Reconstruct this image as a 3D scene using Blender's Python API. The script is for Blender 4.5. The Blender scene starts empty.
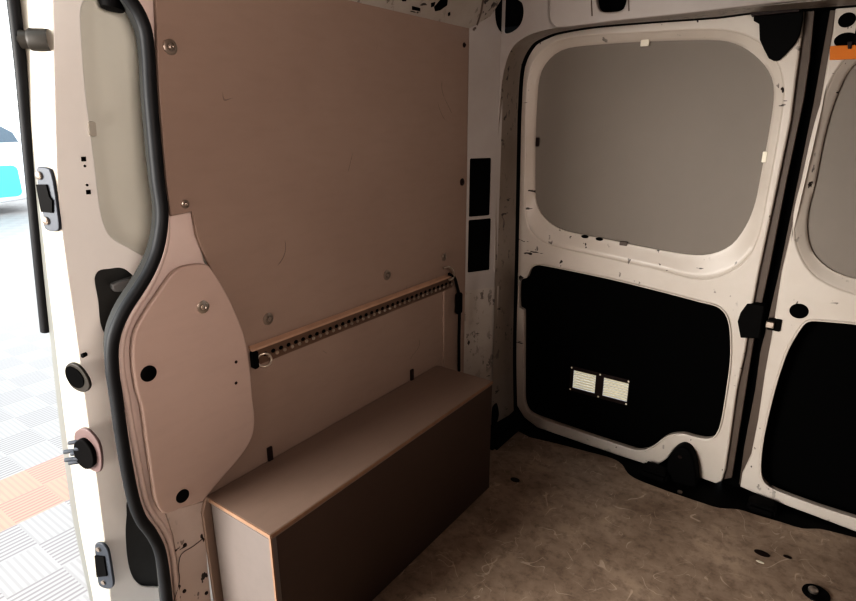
import bpy, bmesh, math, random
from mathutils import Vector, Matrix
random.seed(7)
S = bpy.context.scene
COL = S.collection

# ---------------------------------------------------------------- camera
F_PX, YAW, PITCH, ROLL = 579.89, -0.62693, 0.29704, -0.0034326
CAM = Vector((0, 0, 1.0))
fw = Vector((math.sin(YAW) * math.cos(PITCH), math.cos(YAW) * math.cos(PITCH), -math.sin(PITCH)))
rt = Vector((math.cos(YAW), -math.sin(YAW), 0))
up = rt.cross(fw)
cr, sr = math.cos(ROLL), math.sin(ROLL)
rt, up = cr * rt + sr * up, -sr * rt + cr * up
cd = bpy.data.cameras.new('camera'); cam = bpy.data.objects.new('camera', cd); COL.objects.link(cam)
cd.sensor_width = 36; cd.lens = F_PX * 36 / 856; cd.clip_start = 0.02
m3 = Matrix((rt, up, -fw)).transposed()
cam.matrix_world = Matrix.Translation(CAM) @ m3.to_4x4()
S.camera = cam


def ray(p):
    return ((p[0] - 428) / F_PX) * rt - ((p[1] - 300.5) / F_PX) * up + fw


class Plane:
    """A flat construction plane in the van: origin, axes u, v and normal n (towards the room)."""
    def __init__(s, o, u, v):
        s.o, s.u, s.v = Vector(o), Vector(u).normalized(), Vector(v)
        s.v = (s.v - s.u * s.v.dot(s.u)).normalized(); s.n = s.u.cross(s.v)

    def hit(s, p):
        d = ray(p); return CAM + d * ((s.o - CAM).dot(s.n) / d.dot(s.n))

    def uv(s, p):
        q = s.hit(p) - s.o; return (q.dot(s.u), q.dot(s.v))

    def uvs(s, ps): return [s.uv(p) for p in ps]

    def pt(s, a, b, h=0): return s.o + s.u * a + s.v * b + s.n * h

    def mat(s, h=0):
        m = Matrix((s.u, s.v, s.n)).transposed().to_4x4(); m.translation = s.o + s.n * h; return m

    def off(s, h): return Plane(s.o + s.n * h, s.u, s.v)


# ---------------------------------------------------------------- helpers
def prop(o, label=None, cat=None, group=None, kind=None):
    for k, v in (('label', label), ('category', cat), ('group', group), ('kind', kind)):
        if v: o[k] = v
    return o


def thing(name, loc, label, cat, group=None):
    o = bpy.data.objects.new(name, None); o.empty_display_size = .05; COL.objects.link(o)
    o.location = loc
    return prop(o, label, cat, group)


def wloc(o):
    v = Vector(o.location)
    while o.parent: o = o.parent; v += o.location
    return v


def link(name, me, mat, parent=None, origin=None):
    """mesh in world coordinates -> one object with its origin at its own centre"""
    if origin is None:
        if len(me.vertices):
            lo = Vector([min(v.co[i] for v in me.vertices) for i in range(3)])
            hi = Vector([max(v.co[i] for v in me.vertices) for i in range(3)])
            origin = (lo + hi) / 2
        else: origin = Vector()
    me.transform(Matrix.Translation(-origin)); me.name = name
    o = bpy.data.objects.new(name, me); COL.objects.link(o)
    if parent: o.parent = parent; o.location = origin - wloc(parent)
    else: o.location = origin
    me.materials.clear(); me.materials.append(mat)
    return o


def finish(me, ang=32):
    for p in me.polygons: p.use_smooth = True
    me.set_sharp_from_angle(angle=math.radians(ang))


def bm_mesh(bm, ang=32):
    bmesh.ops.recalc_face_normals(bm, faces=bm.faces)
    me = bpy.data.meshes.new('m'); bm.to_mesh(me); bm.free(); finish(me, ang); return me


def spl(pts, k=6, closed=True):
    """Catmull-Rom through the points"""
    n = len(pts); out = []
    P = [Vector(p) for p in pts]
    rng = n if closed else n - 1
    for i in range(rng):
        if closed: a, b, c, d = P[i - 1], P[i], P[(i + 1) % n], P[(i + 2) % n]
        else: a, b, c, d = P[max(i - 1, 0)], P[i], P[i + 1], P[min(i + 2, n - 1)]
        # centripetal-ish tension keeps long straight runs straight
        L0, L1, L2 = (b - a).length, (c - b).length, (d - c).length
        t1 = (c - a) * (min(L1, 1.6 * L0) / max(L0 + L1, 1e-9)) if L0 else (c - b)
        t2 = (d - b) * (min(L1, 1.6 * L2) / max(L2 + L1, 1e-9)) if L2 else (c - b)
        for j in range(k):
            t = j / k; t_2, t_3 = t * t, t * t * t
            out.append((2 * t_3 - 3 * t_2 + 1) * b + (t_3 - 2 * t_2 + t) * t1 + (-2 * t_3 + 3 * t_2) * c + (t_3 - t_2) * t2)
    if not closed: out.append(P[-1])
    return [tuple(v) for v in out]


def rrect(a0, b0, a1, b1, r, k=5):
    out = []
    for cx, cy, s in ((a1 - r, b1 - r, 0), (a0 + r, b1 - r, 1), (a0 + r, b0 + r, 2), (a1 - r, b0 + r, 3)):
        for i in range(k + 1):
            t = (s + i / k) * math.pi / 2
            out.append((cx + r * math.cos(t), cy + r * math.sin(t)))
    return out


def circ(c, r, k=28, ry=None):
    return [(c[0] + r * math.cos(2 * math.pi * i / k), c[1] + (ry or r) * math.sin(2 * math.pi * i / k)) for i in range(k)]


def plate_mesh(pl, loops, th, bevel=0.0, h=0.0):
    """sheet on a plane: outline loops (holes allowed), its room-side face at height h above the plane"""
    cu = bpy.data.curves.new('c', 'CURVE'); cu.dimensions = '2D'; cu.fill_mode = 'BOTH'
    cu.extrude = max(th / 2 - bevel, 1e-5); cu.bevel_depth = bevel; cu.bevel_resolution = 2
    cu.offset = -bevel
    for lp in loops:
        s = cu.splines.new('POLY'); s.points.add(len(lp) - 1); s.use_cyclic_u = True
        for i, p in enumerate(lp): s.points[i].co = (p[0], p[1], 0, 1)
    ob = bpy.data.objects.new('tmp', cu); COL.objects.link(ob)
    dg = bpy.context.evaluated_depsgraph_get(); dg.update()
    me = bpy.data.meshes.new_from_object(ob.evaluated_get(dg))
    bpy.data.objects.remove(ob); bpy.data.curves.remove(cu)
    bm = bmesh.new(); bm.from_mesh(me)
    bmesh.ops.remove_doubles(bm, verts=bm.verts, dist=1e-5)
    bmesh.ops.recalc_face_normals(bm, faces=bm.faces)
    for f in bm.faces: f.smooth = True
    cap = {f: abs(f.normal.z) > .999 for f in bm.faces}
    for e in bm.edges:
        if len(e.link_faces) == 2:
            a, b = e.link_faces
            if cap[a] != cap[b] or e.calc_face_angle(0) > math.radians(32): e.smooth = False
    bm.to_mesh(me); bm.free()
    me.transform(pl.mat(h - th / 2))
    return me


def plate(name, pl, loops, th, mat, parent=None, bevel=0.0, h=0.0):
    return link(name, plate_mesh(pl, loops, th, bevel, h), mat, parent)


def join(meshes):
    bm = bmesh.new()
    for me in meshes: bm.from_mesh(me); bpy.data.meshes.remove(me)
    out = bpy.data.meshes.new('j'); bm.to_mesh(out); bm.free(); return out


def tube_mesh(pts, r, closed=False, res=4):
    cu = bpy.data.curves.new('c', 'CURVE'); cu.dimensions = '3D'
    cu.bevel_depth = r; cu.bevel_resolution = res; cu.use_fill_caps = True
    s = cu.splines.new('POLY'); s.points.add(len(pts) - 1); s.use_cyclic_u = closed
    for i, p in enumerate(pts): s.points[i].co = (*p, 1)
    ob = bpy.data.objects.new('tmp', cu); COL.objects.link(ob)
    dg = bpy.context.evaluated_depsgraph_get(); dg.update()
    me = bpy.data.meshes.new_from_object(ob.evaluated_get(dg))
    bpy.data.objects.remove(ob); bpy.data.curves.remove(cu)
    finish(me, 50); return me


def tube(name, pts, r, mat, parent=None, closed=False): return link(name, tube_mesh(pts, r, closed), mat, parent)


def loft_mesh(loops, closed=True, ang=32):
    bm = bmesh.new(); R = [[bm.verts.new(p) for p in lp] for lp in loops]
    n = len(R[0])
    for a, b in zip(R, R[1:]):
        for i in range(n if closed else n - 1):
            j = (i + 1) % n
            bm.faces.new((a[i], a[j], b[j], b[i]))
    return bm_mesh(bm, ang)


def box_mesh(lo, hi, bevel=0.0):
    bm = bmesh.new(); bmesh.ops.create_cube(bm, size=1)
    lo, hi = Vector(lo), Vector(hi)
    for v in bm.verts: v.co = Vector([(lo[i] + hi[i]) / 2 + v.co[i] * (hi[i] - lo[i]) for i in range(3)])
    if bevel: bmesh.ops.bevel(bm, geom=bm.edges[:], offset=bevel, segments=2, affect='EDGES')
    return bm_mesh(bm)


def box(name, lo, hi, mat, parent=None, bevel=0.0): return link(name, box_mesh(lo, hi, bevel), mat, parent)


def lathe_mesh(c, n, prof, k=24):
    """turned shape: prof = [(radius, height along n)]"""
    n = Vector(n).normalized(); a = n.orthogonal().normalized(); b = n.cross(a); c = Vector(c)
    bm = bmesh.new(); rings = []
    for r, h in prof:
        if r < 1e-6: rings.append([bm.verts.new(c + n * h)])
        else: rings.append([bm.verts.new(c + n * h + (a * math.cos(2 * math.pi * i / k) + b * math.sin(2 * math.pi * i / k)) * r) for i in range(k)])
    for p, q in zip(rings, rings[1:]):
        for i in range(k):
            j = (i + 1) % k
            if len(p) == 1 and len(q) > 1: bm.faces.new((p[0], q[i], q[j]))
            elif len(q) == 1 and len(p) > 1: bm.faces.new((p[i], p[j], q[0]))
            elif len(p) > 1: bm.faces.new((p[i], p[j], q[j], q[i]))
    return bm_mesh(bm, 40)


def lathe(name, c, n, prof, mat, parent=None, k=24): return link(name, lathe_mesh(c, n, prof, k), mat, parent)


def torus_pts(c, a, b, r, k=28):
    return [Vector(c) + Vector(a) * r * math.cos(2 * math.pi * i / k) + Vector(b) * r * math.sin(2 * math.pi * i / k) for i in range(k)]


def radial(loop, k=96, c=None):
    """resample a star-shaped 2D loop at even angles about its centre"""
    xs, ys = [p[0] for p in loop], [p[1] for p in loop]
    cx, cy = c or ((min(xs) + max(xs)) / 2, (min(ys) + max(ys)) / 2)
    w, hgt = (max(xs) - min(xs)) / 2, (max(ys) - min(ys)) / 2
    out = []
    for i in range(k):
        t = 2 * math.pi * i / k; dx, dy = w * math.cos(t), hgt * math.sin(t); best = None
        for a, b in zip(loop, loop[1:] + loop[:1]):
            ex, ey = b[0] - a[0], b[1] - a[1]; den = dx * ey - dy * ex
            if abs(den) < 1e-12: continue
            s = ((a[0] - cx) * ey - (a[1] - cy) * ex) / den; q = ((a[0] - cx) * dy - (a[1] - cy) * dx) / den
            if s > 0 and -1e-6 <= q <= 1 + 1e-6: best = s if best is None else max(best, s)
        out.append((cx + dx * best, cy + dy * best))
    return out


# ---------------------------------------------------------------- materials
class NT:
    def __init__(s, name):
        s.m = bpy.data.materials.new(name); s.m.use_nodes = True
        s.t = s.m.node_tree; s.b = s.t.nodes['Principled BSDF']; s.tc = s.t.nodes.new('ShaderNodeTexCoord')

    def n(s, typ, **kw):
        q = s.t.nodes.new('ShaderNode' + typ)
        for k, v in kw.items():
            if k.startswith('i_'):
                q.inputs[k[2:].replace('_', ' ')].default_value = v
            else: setattr(q, k, v)
        return q

    def l(s, a, b): s.t.links.new(a, b)

    def mapping(s, scale=(1, 1, 1), rot=(0, 0, 0), loc=(0, 0, 0)):
        # world-anchored coordinates: Geometry position
        g = s.n('NewGeometry'); mp = s.n('Mapping')
        mp.inputs['Scale'].default_value = scale; mp.inputs['Rotation'].default_value = rot; mp.inputs['Location'].default_value = loc
        s.l(g.outputs['Position'], mp.inputs['Vector']); return mp.outputs[0]

    def noise(s, vec, scale, detail=4, rough=.55, dist=0):
        q = s.n('TexNoise'); q.inputs['Scale'].default_value = scale; q.inputs['Detail'].default_value = detail
        q.inputs['Roughness'].default_value = rough; q.inputs['Distortion'].default_value = dist
        s.l(vec, q.inputs['Vector']); return q.outputs['Fac']

    def ramp(s, fac, a, b):
        q = s.n('MapRange'); q.inputs['From Min'].default_value = a; q.inputs['From Max'].default_value = b
        s.l(fac, q.inputs['Value']); return q.outputs[0]

    def math(s, op, a, b=None):
        q = s.n('Math', operation=op)
        for i, v in enumerate((a, b)):
            if v is None: continue
            if isinstance(v, (int, float)): q.inputs[i].default_value = v
            else: s.l(v, q.inputs[i])
        return q.outputs[0]

    def mix(s, fac, a, b):
        q = s.n('Mix', data_type='RGBA')
        for sock, v in ((q.inputs[0], fac), (q.inputs[6], a), (q.inputs[7], b)):
            if isinstance(v, (int, float)): sock.default_value = v
            elif isinstance(v, (tuple, list)): sock.default_value = (*v, 1)
            else: s.l(v, sock)
        return q.outputs[2]

    def bump(s, h, strength=.2, dist=.002):
        q = s.n('Bump'); q.inputs['Strength'].default_value = strength; q.inputs['Distance'].default_value = dist
        s.l(h, q.inputs['Height']); s.l(q.outputs[0], s.b.inputs['Normal'])

    def set(s, rough=.5, metal=0, spec=.5, color=None):
        s.b.inputs['Roughness'].default_value = rough; s.b.inputs['Metallic'].default_value = metal
        s.b.inputs['Specular IOR Level'].default_value = spec
        if color is not None:
            if isinstance(color, tuple): s.b.inputs['Base Color'].default_value = (*color, 1)
            else: s.l(color, s.b.inputs['Base Color'])
        return s.m


def simple(name, c, rough=.5, metal=0, spec=.5, var=.15, scale=30):
    t = NT(name); v = t.mapping()
    f = t.noise(v, scale, 5)
    d = tuple(x * (1 - var) for x in c); e = tuple(min(1, x * (1 + var)) for x in c)
    return t.set(rough, metal, spec, t.mix(f, d, e))


def paint(name, c, chip=0.0, rough=.38, dirt=.25, chipscale=38):
    """painted sheet steel with grime and dark chips"""
    t = NT(name); v = t.mapping()
    g = t.ramp(t.noise(v, 5, 6, .6), .35, .7)
    col = t.mix(t.math('MULTIPLY', g, dirt), c, tuple(x * y for x, y in zip(c, (.62, .55, .48))))
    if chip:
        a = t.noise(t.mapping((1, 1, .6)), chipscale, 3, .6)
        b = t.noise(v, 6, 2)
        k = t.math('MULTIPLY', t.ramp(a, .735 - chip, .75 - chip), t.ramp(b, .42, .58))
        # short dark scrapes
        s1 = t.ramp(t.noise(t.mapping((1, 1, 4.5), (0, .30, 0)), 13, 3, .6), .705 - chip * .3, .715 - chip * .3)
        k = t.math('MAXIMUM', k, t.math('MULTIPLY', s1, t.ramp(t.noise(v, 7, 1), .50, .56)))
        col = t.mix(k, col, (.03, .022, .018))
    t.bump(t.noise(v, 60, 2), .04)
    return t.set(rough, 0, .5, col)


def wood(name, c1, c2, rough=.55, scratch=0.0, spec=.3):
    t = NT(name); v = t.mapping()
    f = t.noise(v, 2.2, 6, .6); g = t.noise(t.mapping((1, .25, 1)), 60, 3)
    col = t.mix(t.ramp(f, .3, .7), c1, c2)
    col = t.mix(t.math('MULTIPLY', t.ramp(g, .45, .75), .10), col, tuple(x * .7 for x in c1))
    if scratch:
        s1 = t.math('ABSOLUTE', t.math('SUBTRACT', t.noise(v, 4, 1, .5, .8), .5))
        s2 = t.math('MULTIPLY', t.math('LESS_THAN', s1, .0012), t.ramp(t.noise(v, 9, 2), .62, .66))
        col = t.mix(t.math('MULTIPLY', s2, scratch), col, tuple(x * .35 for x in c1))
    t.bump(g, .05)
    return t.set(rough, 0, spec, col)


M = {}
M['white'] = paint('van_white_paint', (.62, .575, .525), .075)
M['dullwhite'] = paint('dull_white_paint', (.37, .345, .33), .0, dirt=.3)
M['reveal'] = paint('worn_shaded_reveal_paint', (.27, .235, .205), .12, dirt=.5, chipscale=60)  # chipped paint, with the shade of the reveal put into a darker base colour
M['flange'] = paint('darkened_door_flange', (.17, .172, .16), .0, dirt=.1)  # outer strip's base colour darkened to set it off from the cream edge
M['chipped'] = paint('chipped_white_paint', (.40, .37, .34), .155, dirt=.5, chipscale=60)
M['pillarpaint'] = paint('pillar_paint', (.68, .58, .54), .0, dirt=.2)
M['pillarchip'] = paint('pillar_chipped_paint', (.60, .52, .48), .13, dirt=.35, chipscale=30)
M['cream'] = paint('cream_door_paint', (.44, .42, .37), .0, dirt=.08)
M['creamdull'] = paint('cream_inner_paint', (.84, .83, .80), .0, dirt=.10)
M['board'] = wood('grey_brown_faced_board', (.30, .226, .187), (.335, .258, .215), .5, .7)
M['blank'] = simple('grey_hardboard', (.25, .225, .20), .6, 0, .3, .05, 8)
M['blank2'] = simple('pale_hardboard', (.66, .665, .60), .6, 0, .3, .04, 8)
M['cover'] = wood('grey_cover_board', (.47, .37, .325), (.51, .405, .36), .5, .4)
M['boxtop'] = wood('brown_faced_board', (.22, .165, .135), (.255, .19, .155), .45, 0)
M['boxfront'] = wood('shade_darkened_board', (.075, .048, .037), (.09, .06, .047), .5, 0)  # same brown board, the shade on its front put into a darker colour
M['boxside'] = wood('daylight_greyed_board', (.165, .145, .135), (.185, .162, .152), .5, 0)  # cool daylight on the end panel put into its greyer colour
M['plyedge'] = simple('bare_plywood_edge', (.27, .175, .12), .7, 0, .2, .25, 60)
M['black'] = simple('black_void', (.004, .004, .004), .9, 0, .05)
M['plastic'] = simple('black_plastic', (.005, .0047, .0047), .6, 0, .08)
M['rubber'] = simple('black_rubber', (.016, .017, .019), .55, 0, .25, .3, 25)
M['sealgrey'] = simple('grey_seal_lip', (.035, .036, .035), .6, 0, .2)
M['greyseal'] = simple('grey_brown_edge', (.115, .09, .075), .5, 0, .4)
M['steel'] = simple('bare_steel', (.62, .56, .50), .3, .9)
M['brass'] = simple('warm_metal_strip', (.50, .34, .25), .42, .35, .5)
M['railface'] = simple('dull_rail_metal', (.20, .135, .10), .42, .4)
M['screw'] = simple('dull_screw_steel', (.34, .29, .25), .35, .7)
M['latch'] = simple('blue_grey_latch_steel', (.055, .062, .075), .5, .2)
M['pink'] = simple('pinkish_plate_plastic', (.15, .105, .10), .5)
M['bronze'] = simple('grey_brown_buffer', (.030, .026, .021), .5, 0, .4)
M['orange'] = simple('orange_plastic', (.62, .20, .02), .5, 0, .4, .05)
M['greycard'] = simple('dark_grey_panel', (.055, .057, .056), .6)
M['slat'] = simple('pale_vent_slat', (.82, .78, .66), .4, 0, .5, .05)
t = NT('pale_translucent_slat'); tr_ = t.n('BsdfTranslucent'); tr_.inputs[0].default_value = (.85, .80, .68, 1)
ms_ = t.n('MixShader'); ms_.inputs[0].default_value = .6; t.l(t.b.outputs[0], ms_.inputs[1]); t.l(tr_.outputs[0], ms_.inputs[2])
t.l(ms_.outputs[0], t.t.nodes['Material Output'].inputs['Surface']); M['louvre'] = t.set(.4, 0, .5, t.mix(t.noise(t.mapping((1, 1, 8)), 40, 2), (.80, .75, .62), (.86, .82, .70)))
M['recess'] = simple('charcoal_recess', (.05, .052, .05), .55, 0, .3)
M['handle'] = simple('grey_handle', (.17, .175, .175), .4, 0, .5)
M['brownblack'] = simple('brown_black_plastic', (.022, .012, .010), .5, 0, .3)

# floor: worn dark plywood with pale scratches
t = NT('worn_floor_ply'); v = t.mapping()
f = t.noise(v, 5, 8, .68); g = t.noise(v, 38, 5, .7)
col = t.mix(t.ramp(f, .32, .68), (.25, .185, .14), (.52, .41, .32))
col = t.mix(t.math('MULTIPLY', t.ramp(g, .48, .7), .55), col, (.13, .092, .068))
for i, (sc, w, rot) in enumerate(((5, .003, .3), (8, .0045, 1.1), (13, .006, 2.0))):
    s1 = t.math('ABSOLUTE', t.math('SUBTRACT', t.noise(t.mapping((1, 1, 1), (0, 0, rot), (i * 3.1, 0, 0)), sc, 1, .5, .9), .5))
    s2 = t.math('MULTIPLY', t.math('LESS_THAN', s1, w), t.ramp(t.noise(t.mapping((1, 1, 1), (0, 0, 0), (0, i * 5.7, 0)), 16, 2), .50, .60))
    col = t.mix(t.math('MULTIPLY', s2, .42), col, (.80, .68, .56))
sp = t.ramp(t.noise(v, 95, 2, .5), .70, .74)
col = t.mix(t.math('MULTIPLY', sp, .5), col, (.42, .34, .27))
t.bump(g, .15)
M['floor'] = t.set(.55, 0, .35, col)

# garage floor: ribbed interlocking tiles, rib direction alternating tile by tile, orange rows
t = NT('ribbed_garage_tiles')
vec = t.mapping((1, 1, 1), (0, 0, 0), (2.72, -.807, 0))
sx = t.n('SeparateXYZ'); t.l(vec, sx.inputs[0])
TX, TY = .203, .180
fx = t.math('FLOOR', t.math('DIVIDE', sx.outputs[0], TX)); fy = t.math('FLOOR', t.math('DIVIDE', sx.outputs[1], TY))
par = t.math('FLOORED_MODULO', t.math('ADD', fx, fy), 2)          # 1: ribs along y, 0: ribs along x
d = t.math('ADD', t.math('MULTIPLY', sx.outputs[0], par), t.math('MULTIPLY', sx.outputs[1], t.math('SUBTRACT', 1, par)))
rib = t.math('SINE', t.math('MULTIPLY', d, 2 * math.pi / .0226))
dark = t.ramp(rib, .0, .6)
rowc = t.math('COMPARE', fx, -.5); rowc.node.inputs[2].default_value = .6
base = t.mix(rowc, (.265, .25, .245), (.43, .205, .15))
col = t.mix(t.math('MULTIPLY', dark, t.math('ADD', t.math('MULTIPLY', par, .45), .22)), base, (.13, .11, .11))
M['tiles'] = t.set(.5, 0, .3, col)

M['carblue'] = simple('pale_blue_car_paint', (.10, .62, .80), .3, 0, .5, .03)
M['carwhite'] = simple('white_car_paint', (.85, .88, .9), .3, 0, .5, .03)
M['glass'] = simple('dark_car_glass', (.10, .14, .18), .1, 0, .6)
M['wall'] = simple('brown_wall_panel', (.24, .18, .145), .6)

# ---------------------------------------------------------------- key planes
XW, YD = -.885, 1.66
WALL = Plane((XW, 0, 0), (0, 1, 0), (0, 0, 1)); WALL.n = Vector((1, 0, 0))
DOOR = Plane((0, YD, 0), (1, 0, 0), (0, 0, 1))           # n = (0,-1,0) towards the room
FLOOR = Plane((0, 0, 0), (1, 0, 0), (0, 1, 0))           # n up
HDR = Plane((0, 1.50, 0), (1, 0, 0), (0, 0, 1))
assert DOOR.n.y < 0 and FLOOR.n.z > 0 and WALL.n.x > 0

# ---------------------------------------------------------------- floor, sill
edge = [(530, 437), (557, 443.4), (590, 452), (612, 458), (622, 464), (628, 473), (637, 479), (660, 488), (677, 494), (702, 502.5), (719, 507.7), (738, 509), (758, 515), (780, 521.5), (802, 528), (819, 528.5), (835, 532), (856, 537.4)]
fe = FLOOR.uvs(edge)
loop = [(-.87, 1.62), (fe[0][0], fe[0][1])] + spl(fe, 3, False)[1:] + [(.8, 1.61), (.8, -1.2), (-.87, -1.2)]
floor = plate('floor', FLOOR, [loop], .012, M['floor'], bevel=.0015); prop(floor, 'worn brown plywood load floor covered in pale scratches', kind='structure')
for px, rx, ry in (((762, 553.5), .017, .010), ((787.5, 557), .009, .005), ((515, 480), .014, .010)):
    plate('drain_hole', FLOOR, [circ(FLOOR.uv(px), rx, 20, ry)], .0012, M['brownblack'], floor, h=.0012)
plate('paint_fleck', FLOOR, [circ(FLOOR.uv((760, 562)), .009, 10, .0035)], .001, M['slat'], floor, h=.001)

sillp = FLOOR.off(-.014)
sill = thing('door_sill', (0, 1.62, -.03), 'black plastic sill strip along the foot of the rear doors', 'sill')
plate('sill_plate', sillp, [[(-.90, 1.42), (.8, 1.42), (.8, 1.80), (-.90, 1.80)]], .02, M['plastic'], sill, bevel=.003)
for px0, px1, hh in (((641, 470), (668, 478), .028), ((750, 495), (778, 503), .03)):
    a, b = FLOOR.uv(px0), FLOOR.uv(px1)
    box('sill_block', (a[0], 1.59, -.016), (b[0], 1.65, hh - .014), M['plastic'], sill, bevel=.008)
SILLF = Plane((0, 1.635, 0), (1, 0, 0), (0, 0, 1))
wedge = spl(SILLF.uvs([(667, 484), (668, 462), (674, 450), (683, 445.5), (691, 450), (696, 464), (698, 486)]), 4, False)
plate('latch_cover', SILLF, [wedge], .05, M['plastic'], sill, bevel=.006, h=.012)
q = SILLF.hit((684, 488)); lathe('bolt', (q.x, 1.575, -.013), (0, 0, 1), [(.007, 0), (.007, .004), (.004, .006), (0, .006)], M['screw'], sill)
q = SILLF.hit((681, 455)); lathe('screw', (q.x, 1.624, q.z), (0, -1, 0), [(.006, 0), (.005, .003), (0, .003)], M['brownblack'], sill)

# ---------------------------------------------------------------- left wall board
wpx = [(155.5, -40), (156, 0), (158, 60), (160, 100), (164, 150), (168, 190), (171.5, 216), (193, 211.5), (197, 235), (206, 258), (214, 274)]
wuv = WALL.uvs(wpx)
loop = wuv + [(.545, .42), (.50, .30), (.50, .002), (1.41, 0.002), (1.41, 1.238), (wuv[0][0], 1.238)]
wall = plate('wall_left', WALL, [loop], .008, M['board'], bevel=.0012); prop(wall, 'grey brown faced plywood lining of the left side', kind='structure')
# the body side behind the lining, to keep daylight out
box('body_side', (XW - .05, .62, -.02), (XW - .03, 1.75, 1.36), M['black'], wall)


def screw(px, r, pl, parent, mat=None):
    c = pl.hit(px)
    s = lathe('screw', c, pl.n, [(r, -.001), (r, .0015), (r * .72, .003), (r * .55, .003), (r * .55, .0018), (r * .42, .0018), (r * .42, .005), (r * .2, .006), (0, .0045)], mat or M['screw'], parent, 24)
    return s


for px, r in (((170, 47), .0115), ((185, 204), .007), ((268, 319), .012), ((387, 275), .0125), ((444, 257), .011), ((464, 45), .006), ((462, 182), .010)):
    screw(px, r, WALL, wall, M['brownblack'] if px[0] in (464, 462) else None)
# thin vertical joint strip by the rear edge of the board
a, b = WALL.uv((444, 290)), WALL.uv((444, 366))
plate('joint_strip', WALL, [rrect(a[0] - .006, b[1], a[0] + .006, a[1], .005)], .006, M['board'], wall, h=.005, bevel=.001)

# ---------------------------------------------------------------- sliding-door pillar
PIL = WALL.off(-.012)
seal_px = [(92, -60), (112, -22), (126, -2), (136, 13), (143, 31), (146, 55), (148, 91), (151.5, 133), (156, 180), (160, 214), (156, 246), (148, 268), (137, 287), (121, 312), (111, 338), (110, 366), (114, 395), (118, 425), (125, 468), (132, 500), (139, 518), (150, 533), (158, 550), (163, 580), (166, 610), (169, 650), (172, 690)]
seal_uv = spl(PIL.uvs(seal_px), 6, False)
loop = [p for p in seal_uv] + PIL.uvs([(222, 690), (216, 650), (211, 600), (207, 565), (205, 537), (204, 520), (206, 503), (222, 476), (244, 436), (248, 372), (232, 314), (212, 277), (204, 262), (196, 235), (193, 213), (193, 200)]) + [(.57, 1.36), (seal_uv[0][0], 1.36)]
pillar = plate('trim_1', PIL, [loop], .004, M['pillarpaint']); prop(pillar, 'painted metal pillar behind the sliding door opening', kind='structure')
# pillar skin runs out to the outer body (return of the opening)
l0 = [PIL.pt(a, b, -.002) for a, b in seal_uv]; l1 = [PIL.pt(a + .015, b, -.05) for a, b in seal_uv]
link('return_flange', loft_mesh([l0, l1], False), M['sealgrey'], pillar)
# raised ridge that follows the seal
rid = spl(PIL.uvs([(166, 208), (166, 240), (158, 268), (147, 290), (131, 315), (122, 340), (121, 366), (126, 396), (131, 426), (139, 468), (146, 500), (153, 514), (164, 530), (171, 548), (175, 580), (178, 610)]), 5, False)
tube('ridge', [PIL.pt(a, b, .0) for a, b in rid], .0055, M['pillarpaint'], pillar)
# scuffed foot of the pillar
footpx = [(164, 511), (183.6, 506), (206, 500), (203, 520), (204.5, 537), (206, 565), (209, 597), (214, 645), (183, 650), (179, 601), (176, 560), (172, 535)]
plate('pillar_foot', PIL, [PIL.uvs(footpx)], .004, M['pillarchip'], pillar, h=.004, bevel=.001)
for px in ((183.5, 544), (183, 590), (205, 592)):
    plate('rivet_hole', PIL, [circ(PIL.uv(px), .0035)], .002, M['brownblack'], pillar, h=.0055)
rag = spl([PIL.pt(*PIL.uv(p), .005) for p in ((202, 537), (192, 545), (180, 553), (177, 566), (178, 580), (172, 601))], 4, False)
tube('seam', rag, .0006, M['brownblack'], pillar)

seal = tube('door_seal', [PIL.pt(a, b, .006) for a, b in seal_uv], .0098, M['rubber'])
prop(seal, 'black rubber seal curving down the edge of the sliding door opening', 'seal')

# ---------------------------------------------------------------- pillar cover panel
COV = WALL.off(.006)
cpx = [(186, 266), (206.5, 264.5), (214, 272), (224, 288), (234, 308), (245, 337), (250.6, 370), (253, 399), (255, 418), (253.5, 434), (247, 448), (234, 465), (220, 481), (210, 493), (202, 502), (183.6, 507.5), (170, 513), (163, 513), (158, 506), (155, 497), (152, 477), (147, 443.5), (142, 406.7), (137, 390), (133, 358), (135, 334), (144, 315.5), (159, 293), (173.5, 273)]
cuv = spl(COV.uvs(cpx), 4)
cover = thing('pillar_cover', COV.hit((195, 390)), 'grey curved cover board screwed over the pillar beside the rubber seal', 'cover panel')
plate('cover_board', COV, [cuv], .012, M['cover'], cover, bevel=.003)
for px, r in (((148.5, 373.5), .0135), ((182.5, 496), .0125)):
    lathe('plug', COV.hit(px), COV.n, [(r, -.001), (r, .001), (r * .9, .0022), (0, .0026)], M['plastic'], cover)
screw((203, 307), .0115, COV, cover, M['steel'])
for px in ((236, 362), (236, 383)):
    lathe('pin_hole', COV.hit(px), COV.n, [(.003, -.001), (.003, .0006), (0, .0006)], M['brownblack'], cover, 12)

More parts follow.
